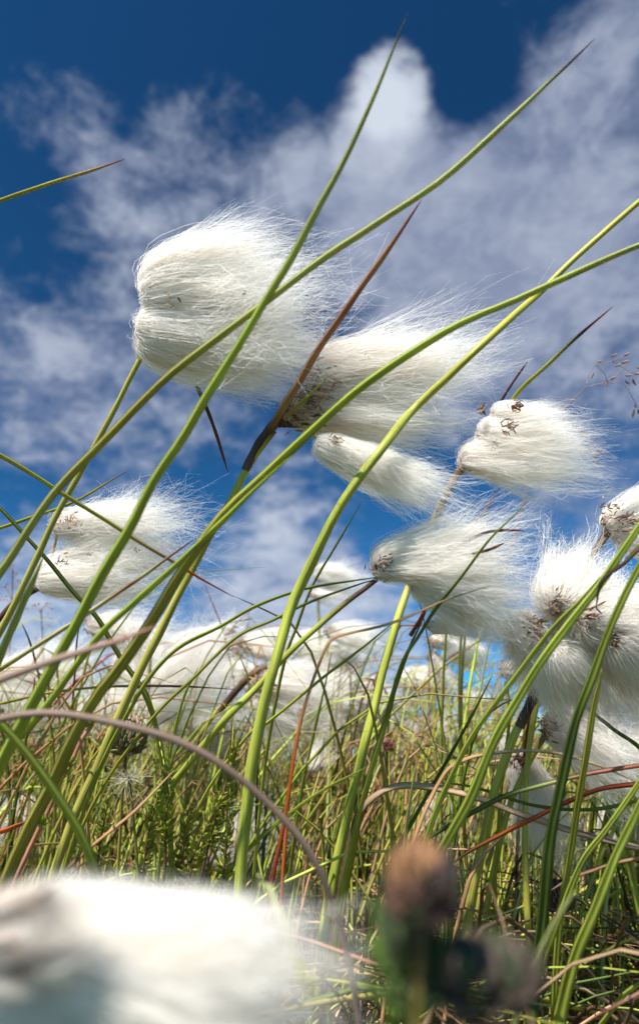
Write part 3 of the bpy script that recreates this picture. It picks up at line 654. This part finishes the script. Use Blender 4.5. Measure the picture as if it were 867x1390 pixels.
# ------------------------------------------------------------------ hair grass panicles
def spikelet_mesh():
    t = np.linspace(0, 1, 7); pts = np.stack([t * 0.0032, 0.0002 * np.sin(t * 3), 0 * t], 1)
    wd = np.sin(np.clip(t * 2.7 + .3, 0, math.pi)) ** .8 * 0.0010 + 0.00004
    c = lerp_stops([(0, (.13, .06, .045)), (.5, (.3, .17, .10)), (1, (.5, .34, .2))], t)
    V, Fq, C, S = sweep(pts, wd, 'round', c, 0, np.tile([0, 0.0, 1.0], (7, 1)), 0, 1.0)
    return mesh_from('spikelet', V, Fq, C, S, M_DRY)
SPK = spikelet_mesh()
def panicle(label, stem, d, branches, spikes, w=(2.4, 1.4), scale=1.0):
    sp = pxpts(stem, d)
    V, Fq, C, S = strand_geom(sp, (w[0] * d / F, w[1] * d / F), ((0, MG), (.5, PNK), (1, (.2, .1, .09))), 'round', 0, False, True)
    org = V[:10].mean(axis=0)
    root = bpy.data.objects.new('hair_grass', None); col.objects.link(root); root.location = org
    root['kind'] = 'thing'; root['label'] = label; root['category'] = 'hair grass'; root['group'] = 'airy hair grass panicles'
    link('stem', mesh_from('stem', V - org, Fq, C, S, M_STEM), parent=root)
    parts = [strand_geom(pxpts(b, d), (1.0 * d / F, 0.7 * d / F), ((0, (.3, .2, .2)), (1, (.3, .2, .2))), 'thin', 0, False, False, nper=14) for b in branches]
    g = join(parts)
    link('branches', mesh_from('branches', g[0] - org, g[1], g[2], g[3], M_STEM), parent=root)
    for (x, y, ang) in spikes:
        o = bpy.data.objects.new('spikelet', SPK); col.objects.link(o); o.parent = root
        o.location = Vector(P(x, y, d + random.uniform(-.004, .004)) - org)
        dirn = Vector(RIGHT * math.cos(ang) + UP * math.sin(ang) + FWD * random.uniform(-.3, .3))
        o.rotation_euler = dirn.to_track_quat('X', 'Z').to_euler(); o.scale = (scale * random.uniform(.8, 1.15),) * 3
panicle('airy grass panicle with red-brown spikelets at the right edge beside the specked cotton head',
        [(640, 1000), (668, 850), (705, 700), (738, 600), (757, 563), (794, 526)], .3,
        [[(794, 526), (819, 520), (845, 521), (858, 540), (864, 552)], [(796, 520), (800, 505), (808, 495), (830, 490), (850, 480)], [(808, 495), (820, 508), (823, 518)],
         [(830, 490), (846, 500), (856, 505), (880, 508)], [(819, 520), (840, 505), (850, 492)], [(864, 552), (880, 556)],
         [(738, 570), (746, 552), (756, 558), (768, 570), (785, 586), (792, 600), (793, 612)], [(785, 586), (800, 600), (807, 618), (812, 628)], [(768, 570), (778, 576)], [(800, 600), (818, 615)]],
        [(805, 506, -1.9), (822, 517, -1.4), (810, 492, .4), (828, 484, .4), (846, 483, .5), (834, 498, .5), (842, 493, .3), (828, 515, .5), (848, 510, .1), (848, 517, -.5), (858, 515, -.9), (861, 546, -1.4), (860, 556, -1.6), (865, 556, -1.2),
         (776, 572, -1.2), (781, 580, -1), (790, 586, -.5), (763, 565, -.9), (792, 610, -1.6), (795, 607, -1.3), (811, 612, -.4), (808, 624, 1.9), (810, 625, -1.2), (860, 508, 0.1), (864, 500, .4)], scale=1.05)
def random_panicle(label, base, top, d, n, spread, seed, scale=.7):
    r = random.Random(seed); br, sp = [], []
    for k in range(n):
        t = r.uniform(.35, 1); ox = base[0] + (top[0] - base[0]) * t; oy = base[1] + (top[1] - base[1]) * t
        a = r.uniform(-.3, 1.2) if k % 2 else r.uniform(1.9, 3.4); ln = spread * r.uniform(.4, 1) * (1.25 - t * .7)
        ex, ey = ox + math.cos(a) * ln, oy - math.sin(a) * ln * .8
        br.append([(ox, oy), ((ox + ex) / 2, (oy + ey) / 2 - 3), (ex, ey)])
        sp.append((ex, ey, a + r.uniform(-.6, .6))); sp.append(((ox + ex) / 2 + r.uniform(-3, 3), (oy + ey) / 2 - 6, a + r.uniform(-.8, .8)))
    stem = [(base[0] - 12, base[1] + 130), base, top]
    panicle(label, stem, d, br, sp, (2.5, 1.4), scale)
random_panicle('small purple-brown panicle behind the olive stem at the left edge', (14, 870), (18, 770), .4, 9, 28, 3)
random_panicle('faint pinkish panicle below the loose left head', (60, 940), (56, 825), .4, 10, 34, 4)
random_panicle('tiny panicle against the sky left of the thick green stem', (334, 930), (337, 825), .5, 9, 28, 5)
random_panicle('tiny panicle rising at the centre between small cotton heads', (300, 1000), (306, 905), .6, 7, 24, 6)

# ------------------------------------------------------------------ heath shoots, dry flower head, burst seed head
def heath(label, pts, d, n, leaf, seed, wpx=4, c1=MG, c2=LG):
    r = np.random.default_rng(seed)
    core, u = catmull(pxpts(pts, d), 40)
    V, Fq, C, S = strand_geom(pxpts(pts, d), (wpx * d / F, wpx * .7 * d / F), ((0, BRN), (.6, (.25, .12, .07)), (1, OL)), 'round', 0, False, True)
    org = V[:10].mean(axis=0)
    root = bpy.data.objects.new('heath_shoot', None); col.objects.link(root); root.location = org
    root['kind'] = 'thing'; root['label'] = label; root['category'] = 'heath shoot'; root['group'] = 'leafy heath shoots in the tangle'
    link('stem', mesh_from('stem', V - org, Fq, C, S, M_STEM), parent=root)
    parts = []
    for k in range(n):
        t = (k + r.uniform(0, 1)) / n; p = core[int(t * 39)]; ax = core[min(39, int(t * 39) + 1)] - core[max(0, int(t * 39) - 1)]; ax /= np.linalg.norm(ax)
        q = r.normal(0, 1, 3); q -= q.dot(ax) * ax; q /= np.linalg.norm(q)
        ln = leaf * d / F * r.uniform(.7, 1.15) * (1 - .45 * max(0, t - .75) * 4)
        opening = .95 - .5 * t
        p2 = p + (ax * (1 - opening * .6) + q * opening) * ln; p1 = (p + p2) / 2 + q * ln * .10
        pp, _ = catmull([p, p1, p2], 6); tt = np.linspace(0, 1, 6)
        wd = np.sin(np.clip(tt * 2.5 + .45, 0, math.pi)) * ln * .26 + 1e-5
        c = np.array(c1) * (1 - t) + np.array(c2) * t; c = c * r.uniform(.75, 1.25)
        parts.append(sweep(pp, wd, 'blade', np.repeat(c[None], 6, 0), r.uniform(-1, 1), None, 0, r.uniform(0, 9)))
    g = join(parts); link('leaves', mesh_from('leaves', g[0] - org, g[1], g[2], g[3], M_LEAF), parent=root)
heath('bushy green heath shoot with tight leaves left of the thick stem', [(282, 1150), (298, 1090), (312, 1045), (322, 1005)], .205, 110, 19, 1, c2=YG)
heath('shorter heath shoot under the blurred arc, upright leafy tip', [(225, 1150), (226, 1100), (228, 1060), (230, 1032)], .21, 90, 18, 2)
heath('low heath shoot leaning right at the foot of the tangle', [(255, 1200), (268, 1150), (285, 1110), (300, 1080)], .2, 90, 18, 3, c1=YG)
heath('small heath shoot at the lower left beside the burst seed head', [(195, 1180), (200, 1140), (208, 1105), (214, 1080)], .22, 70, 16, 4)
heath('dark heath shoot low down between two tall shoots', [(240, 1240), (246, 1180), (252, 1130), (262, 1090)], .225, 70, 17, 5, c1=DG, c2=MG)
heath('heath shoot close to the left foot of the thick green stem', [(300, 1230), (305, 1170), (310, 1130), (318, 1100)], .21, 80, 17, 6)
heath('sparse heath shoot behind the pink twig', [(130, 1200), (135, 1150), (142, 1110), (148, 1080)], .22, 60, 17, 7)

# pink jointed twig
pk = grass('pink jointed twig with tiny green leaf pairs slanting at the lower left', [(25, 1185), (46, 1140), (66, 1100), (82, 1062), (98, 1035), (112, 1005), (126, 985)], .2, (10, 8),
           ((0, PNK), (.3, (.5, .2, .12)), (.35, YG), (.4, (.5, .22, .15)), (.62, YG), (.68, (.55, .22, .16)), (1, PNK)), prof='round', group=None, name='pink_twig', cat='twig', tip=False)
r_ = np.random.default_rng(5); parts = []
for (jx, jy) in ((56, 1120), (88, 1050), (124, 987), (92, 1040)):
    for k in range(6):
        a = r_.uniform(.2, 2.9); pp, _ = catmull([P(jx, jy, .2), P(jx + 8 * math.cos(a), jy - 9 * math.sin(a), .198), P(jx + 13 * math.cos(a), jy - 19 * math.sin(a), .2)], 6)
        parts.append(sweep(pp, np.sin(np.linspace(.5, 3.1, 6)) * .0011 + 1e-5, 'blade', np.repeat(np.array([LG]) * .9, 6, 0), .3, None, 0, k))
g = join(parts); org = np.array(pk.location); link('leaves', mesh_from('leaves', g[0] - org, g[1], g[2], g[3], M_LEAF), parent=pk)

# round brown flower head
def flower_head(label, c, d, rad, stem, n, pal, seed, group=None, leafw=.34, name='withered_flower', top=None, wst=6, ln_=.62, st=(1, 1, 1)):
    r = np.random.default_rng(seed)
    V, Fq, C, S = strand_geom(pxpts(stem, d), (wst * d / F, wst * d / F), ((0, OL), (1, BRN)), 'round', 0, False, True)
    org = V[:10].mean(axis=0); R_ = rad * d / F; ctr = P(c[0], c[1], d); st = np.array(st)
    root = bpy.data.objects.new(name, None); col.objects.link(root); root.location = org
    root['kind'] = 'thing'; root['label'] = label; root['category'] = 'flower head'
    if group: root['group'] = group
    link('stem', mesh_from('stem', V - org, Fq, C, S, M_STEM), parent=root)
    parts = []
    for k in range(n):
        z = 1 - 2 * (k + .5) / n; th = k * 2.39996; rr = math.sqrt(1 - z * z)
        q = np.array([rr * math.cos(th), rr * math.sin(th), z]); q = q / np.linalg.norm(q)
        up = np.array([0, 0, 1.0]); t_ = up - q.dot(up) * q; t_ = t_ / (np.linalg.norm(t_) + 1e-6)
        q0 = q; q = q * st; p0 = ctr + q * R_ * .55; p2 = ctr + q * R_ * r.uniform(.85, 1.3) + t_ * R_ * ln_; p1 = ctr + q * R_ * .98 + t_ * R_ * .1
        pp, _ = catmull([p0, p1, p2], 7); tt = np.linspace(0, 1, 7)
        wd = np.sin(np.clip(tt * 2.3 + .6, 0, math.pi)) * R_ * leafw * r.uniform(.8, 1.2) + 1e-5
        cc = np.array(pal[r.integers(len(pal))]) * r.uniform(.8, 1.2)
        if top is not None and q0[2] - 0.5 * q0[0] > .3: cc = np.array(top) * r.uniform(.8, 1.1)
        parts.append(sweep(pp, wd, 'flat', np.repeat(cc[None], 7, 0), r.uniform(-.6, .6), None, 0, r.uniform(0, 9)))
    g = join(parts); link('petals', mesh_from('petals', g[0] - org, g[1], g[2], g[3], M_DRY), parent=root)
flower_head('round withered brown-green flower head under the blurred arc', (173, 1000), .24, 22, [(160, 1180), (165, 1100), (172, 1012)], 150, [(.22, .17, .09), (.3, .2, .15), (.16, .17, .07)], 2, leafw=.3, wst=4)
flower_head('small dark purple flower head low beside the tall dark blade', (757, 1218), .22, 17, [(748, 1330), (752, 1280), (757, 1226)], 110, [(.12, .05, .05), (.18, .08, .08), (.08, .05, .04)], 3, wst=4)
flower_head('tiny dark red bud in the middle of the tangle', (526, 1012), .3, 8, [(520, 1130), (524, 1070), (526, 1016)], 50, [(.2, .06, .06), (.28, .12, .1)], 4, wst=3)
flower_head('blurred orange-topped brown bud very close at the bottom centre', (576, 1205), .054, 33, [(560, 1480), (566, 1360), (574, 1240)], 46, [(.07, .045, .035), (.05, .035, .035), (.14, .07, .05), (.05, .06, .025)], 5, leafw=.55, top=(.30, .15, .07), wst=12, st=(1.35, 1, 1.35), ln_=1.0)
flower_head('blurred green and dark leafy shoot leaning against the close brown bud', (552, 1290), .057, 30, [(550, 1500), (550, 1420), (550, 1340)], 70, [(.09, .15, .03), (.03, .05, .02), (.03, .03, .02), (.05, .08, .02)], 6, leafw=.5, wst=14, ln_=1.7, st=(1.2, 1, 2.4))
flower_head('blurred dark shoot at the bottom right of the close bud', (655, 1335), .056, 34, [(655, 1540), (655, 1460), (655, 1380)], 60, [(.07, .055, .045), (.12, .09, .07), (.05, .07, .03)], 9, leafw=.5, wst=14, ln_=1.3, st=(2.0, 1, 1.1))

# burst seed head
def burst(label, c, d, rad, n, seed):
    r = np.random.default_rng(seed); ctr = P(c[0], c[1], d); R_ = rad * d / F
    V, Fq, C, S = strand_geom(pxpts([(c[0] + 14, c[1] + 150), (c[0] + 8, c[1] + 70), c], d), (4 * d / F, 3 * d / F), ((0, OL), (1, BRN)), 'round', 0, False, True)
    org = V[:10].mean(axis=0)
    root = bpy.data.objects.new('seed_head', None); col.objects.link(root); root.location = org
    root['kind'] = 'thing'; root['label'] = label; root['category'] = 'seed head'
    link('stem', mesh_from('stem', V - org, Fq, C, S, M_STEM), parent=root)
    parts = []
    for k in range(n):
        q = r.normal(0, 1, 3); q /= np.linalg.norm(q); ln = R_ * r.uniform(.55, 1.1)
        p1 = ctr + q * ln * .5 + r.normal(0, 1, 3) * ln * .06; p2 = ctr + q * ln + r.normal(0, 1, 3) * ln * .14 + np.array([0, 0, -ln * .15])
        pp, _ = catmull([ctr, p1, p2], 8)
        parts.append(sweep(pp, np.linspace(.00018, .00007, 8), 'thin', np.repeat(np.array([[.55, .52, .40]]) * r.uniform(.7, 1), 8, 0), 0, None, 0, k))
    g = join(parts); link('bristles', mesh_from('bristles', g[0] - org, g[1], g[2], g[3], M_DRY), parent=root)
burst('star-shaped burst of white bristles beneath the round withered flower head', (175, 1057), .215, 40, 75, 1)

# ------------------------------------------------------------------ ground and grass mass
def ground_mesh():
    xs = np.concatenate([-np.geomspace(400, .06, 60), [0], np.geomspace(.06, 400, 60)])
    X, Y = np.meshgrid(xs, xs, indexing='ij')
    Z = 0.012 * np.sin(X * 7 + 1) * np.cos(Y * 6) * np.clip(np.hypot(X, Y) / .5, 0, 1) + np.clip(np.hypot(X, Y) - 30, 0, 400) * 0.004 * (1 + np.sin(X * .02) * np.cos(Y * .017)) - 0.004
    n = len(xs); V = np.stack([X, Y, Z], -1).reshape(-1, 3)
    i = np.arange(n - 1)[:, None]; j = np.arange(n - 1)[None, :]
    Fq = np.stack([i * n + j, (i + 1) * n + j, (i + 1) * n + j + 1, i * n + j + 1], -1).reshape(-1, 4)
    m, t = mat('peat_moss'); o = t.new('ShaderNodeOutputMaterial'); p = t.new('ShaderNodeBsdfPrincipled')
    tc = t.new('ShaderNodeTexCoord')
    a = t.noise(tc.outputs['Object'], 55, 8, .65); b = t.noise(tc.outputs['Object'], 3.1, 5, .6)
    c1 = t.ramp(a, [(.3, (.018, .013, .008)), (.5, (.05, .055, .016)), (.68, (.12, .10, .04))])
    c2 = t.mix(t.maprange(b, .4, .65), c1, (.11, .085, .04, 1))
    t.l.new(c2, p.inputs['Base Color']); p.inputs['Roughness'].default_value = .95
    bp = t.new('ShaderNodeBump'); bp.inputs['Strength'].default_value = 1; bp.inputs['Distance'].default_value = .01
    t.l.new(a, bp.inputs['Height']); t.l.new(bp.outputs[0], p.inputs['Normal']); t.l.new(p.outputs[0], o.inputs[0])
    link('ground', mesh_from('ground', V, Fq, None, None, m), kind='structure')
ground_mesh()

PAL = [(MG, 3), (LG, 2), (OL, 2), (DG, 3), (YG, 1.6), (STR, 1.5), (TAN, .9), (RED, .5), (PG, 1), (BRN, .9)]
PC = np.array([p[0] for p in PAL]); PWt = np.array([p[1] for p in PAL]); PWt = PWt / PWt.sum()
def mass(n, d0, d1, h0, h1, wid, seg, seed, name, lean=.45, low=False, xr=None):
    r = np.random.default_rng(seed); parts = []
    for k in range(n):
        y = d0 * (d1 / d0) ** r.uniform(0, 1)
        xm = y * .75 + .08; x = r.uniform(-xm, xm) - .05 if xr is None else r.uniform(*xr)
        h = r.uniform(h0, h1)
        if low:
            a = r.uniform(0, 6.28); reach = h * r.uniform(1.0, 2.2); top = h * r.uniform(.25, .8)
        else:
            a = r.normal(0, .9) if r.uniform() < .72 else r.uniform(0, 6.28); reach = h * abs(r.normal(lean, .28)); top = h
        hd = np.array([math.cos(a), math.sin(a), 0]); b = np.array([x, y, -.006])
        bend = r.uniform(.2, 1.0)
        p1 = b + hd * reach * .25 * (1 - .3 * bend) + np.array([0, 0, top * .55]); p2 = b + hd * reach * .62 + np.array([0, 0, top * (.92 + .1 * bend)])
        p3 = b + hd * reach * (1.0 + .15 * bend) + np.array([0, 0, top * (1.0 - (.35 * bend if r.uniform() < .35 else 0))])
        pts, u = catmull([b, p1, p2, p3], seg); t = u / u[-1]
        wv = wid * r.uniform(.5, 1.35)
        wd = wv * (np.clip((1 - t) / .5, 0, 1) ** .6) + .00010
        ci = r.choice(len(PC), p=PWt)
        if low and r.uniform() < .45: ci = [5, 6, 9][r.integers(3)]
        c = np.minimum(PC[ci] * r.uniform(.75, 1.3), .6); cc = np.repeat(c[None], seg, 0)
        if r.uniform() < .4: cc = lerp_stops([(0, c), (.7, c), (.9, (PNK if r.uniform() < .5 else STR)), (1, RED)], t)
        parts.append(sweep(pts, wd, 'thin', cc, r.uniform(-1.2, 1.2), None, r.uniform(-.6, .6), r.uniform(0, 10)))
    g = join(parts)
    return link(name, mesh_from(name, g[0], g[1], g[2], g[3], M_LEAF), kind='stuff', label=None) if False else g
gs = []
gs.append(mass(1000, .29, .46, .07, .15, .0012, 12, 1, 'g'))
gs.append(mass(900, .32, .62, .125, .195, .0014, 12, 11, 'g', xr=(-.25, .32)))
gs.append(mass(3600, .42, .95, .10, .205, .0013, 11, 2, 'g'))
gs.append(mass(1700, .75, 2.0, .12, .27, .0028, 9, 3, 'g'))
gs.append(mass(1800, 2.0, 7.0, .15, .30, .006, 7, 4, 'g'))
gg = join(gs)
go = link('grass', mesh_from('grass', *gg[:4], M_LEAF), kind='stuff')
go['label'] = 'dense tangle of green, straw and reddish grass around the cotton heads'; go['category'] = 'grass'
gs = [mass(1900, .24, .6, .05, .12, .0014, 10, 5, 'g', low=True), mass(1300, .5, 1.6, .06, .14, .0026, 8, 6, 'g', low=True)]
gg = join(gs)
go = link('dry_grass', mesh_from('dry_grass', *gg[:4], M_DRY), kind='stuff')
go['label'] = 'low mat of bent dry and green grass beneath the stems'; go['category'] = 'grass'

# ------------------------------------------------------------------ far cotton heads (copies)
def proto(seed):
    r = np.random.default_rng(seed)
    pts = np.array([(0, 0, 0), (.01, 0, .08), (.03, 0, .17), (.055, 0, .235)])
    V, Fq, C, S = strand_geom(pts, (.0022, .0015), ((0, OL), (1, MG)), 'round', 0, False, False)
    root = bpy.data.objects.new('cotton_grass', None); col.objects.link(root)
    link('stem', mesh_from('stem', V, Fq, C, S, M_STEM), parent=root)
    # use the tuft builder through a fake pixel frame is needless: build directly
    global CAM
    N, seg = 1300, 7; s = np.linspace(0, 1, seg)[None, :]
    b = pts[-1]; a = np.array([.93, .1, -.15]); a /= np.linalg.norm(a); v = np.array([.15, 0, .98]); wv = np.cross(a, v)
    rho = r.uniform(0, 1, N) ** .5; ph = r.uniform(0, 6.28, N); L = .042 * r.uniform(.4, 1.1, N)
    gr = 1 - (1 - s) ** 2.6
    pos = b + (L[:, None] * s ** 1.2)[..., None] * a + ((rho * np.cos(ph))[:, None] * .013 * gr + .0025 * s * np.sin(6 * s + r.uniform(0, 6, (N, 1))))[..., None] * v + ((rho * np.sin(ph))[:, None] * .013 * gr + .0025 * s * np.sin(5 * s + r.uniform(0, 6, (N, 1))))[..., None] * wv
    tan = np.gradient(pos, axis=1); q = r.normal(0, 1, (N, 1, 3)); sd = np.cross(tan, q); sd /= np.linalg.norm(sd, axis=2)[..., None] + 1e-12
    V = np.stack([pos - sd * .00016, pos + sd * .00016], 2).reshape(-1, 3)
    i0 = (np.arange(N)[:, None] * seg + np.arange(seg - 1)[None, :]) * 2
    Fq = np.stack([i0, i0 + 1, i0 + 3, i0 + 2], -1).reshape(-1, 4)
    br = np.clip(1 - s / .15, 0, 1)[..., None] * np.ones((N, 1, 1)); c = np.array([.92, .9, .86]) * (1 - br) + np.array([.35, .2, .12]) * br
    link('cotton_tuft', mesh_from('cotton_tuft', V, Fq, np.repeat(c.reshape(-1, 3), 2, 0), None, M_COT), parent=root)
    return root
protos = [proto(1), proto(2)]
def place(o, x, y, z, s):
    o.rotation_euler = (0, 0, z); o.location = (x, y, -.004); o.scale = (s,) * 3
    o['kind'] = 'thing'; o['label'] = 'small far cotton head half hidden in the grass'; o['category'] = 'cotton grass'; o['group'] = 'far cotton heads half hidden in the grass'
rr = random.Random(12)
for k in range(66):
    src = protos[k % 2]
    if k < 2: o = src
    else:
        o = src.copy(); col.objects.link(o)
        for ch in list(src.children):
            c = ch.copy(); col.objects.link(c); c.parent = o
    y = .5 * (2.6 / .5) ** rr.uniform(0, 1)
    place(o, rr.uniform(-.52, .50) * y, y, rr.uniform(-.7, .5), rr.uniform(.62, .98))

# ------------------------------------------------------------------ render settings
scene.render.engine = 'CYCLES'
c = scene.cycles
c.max_bounces = 16; c.diffuse_bounces = 12; c.glossy_bounces = 2; c.transmission_bounces = 8; c.transparent_max_bounces = 4
c.use_denoising = True
c.sample_clamp_indirect = 10
scene.view_settings.view_transform = 'Standard'; scene.view_settings.look = 'None'
scene.view_settings.exposure = 0.95; scene.view_settings.gamma = 1.0
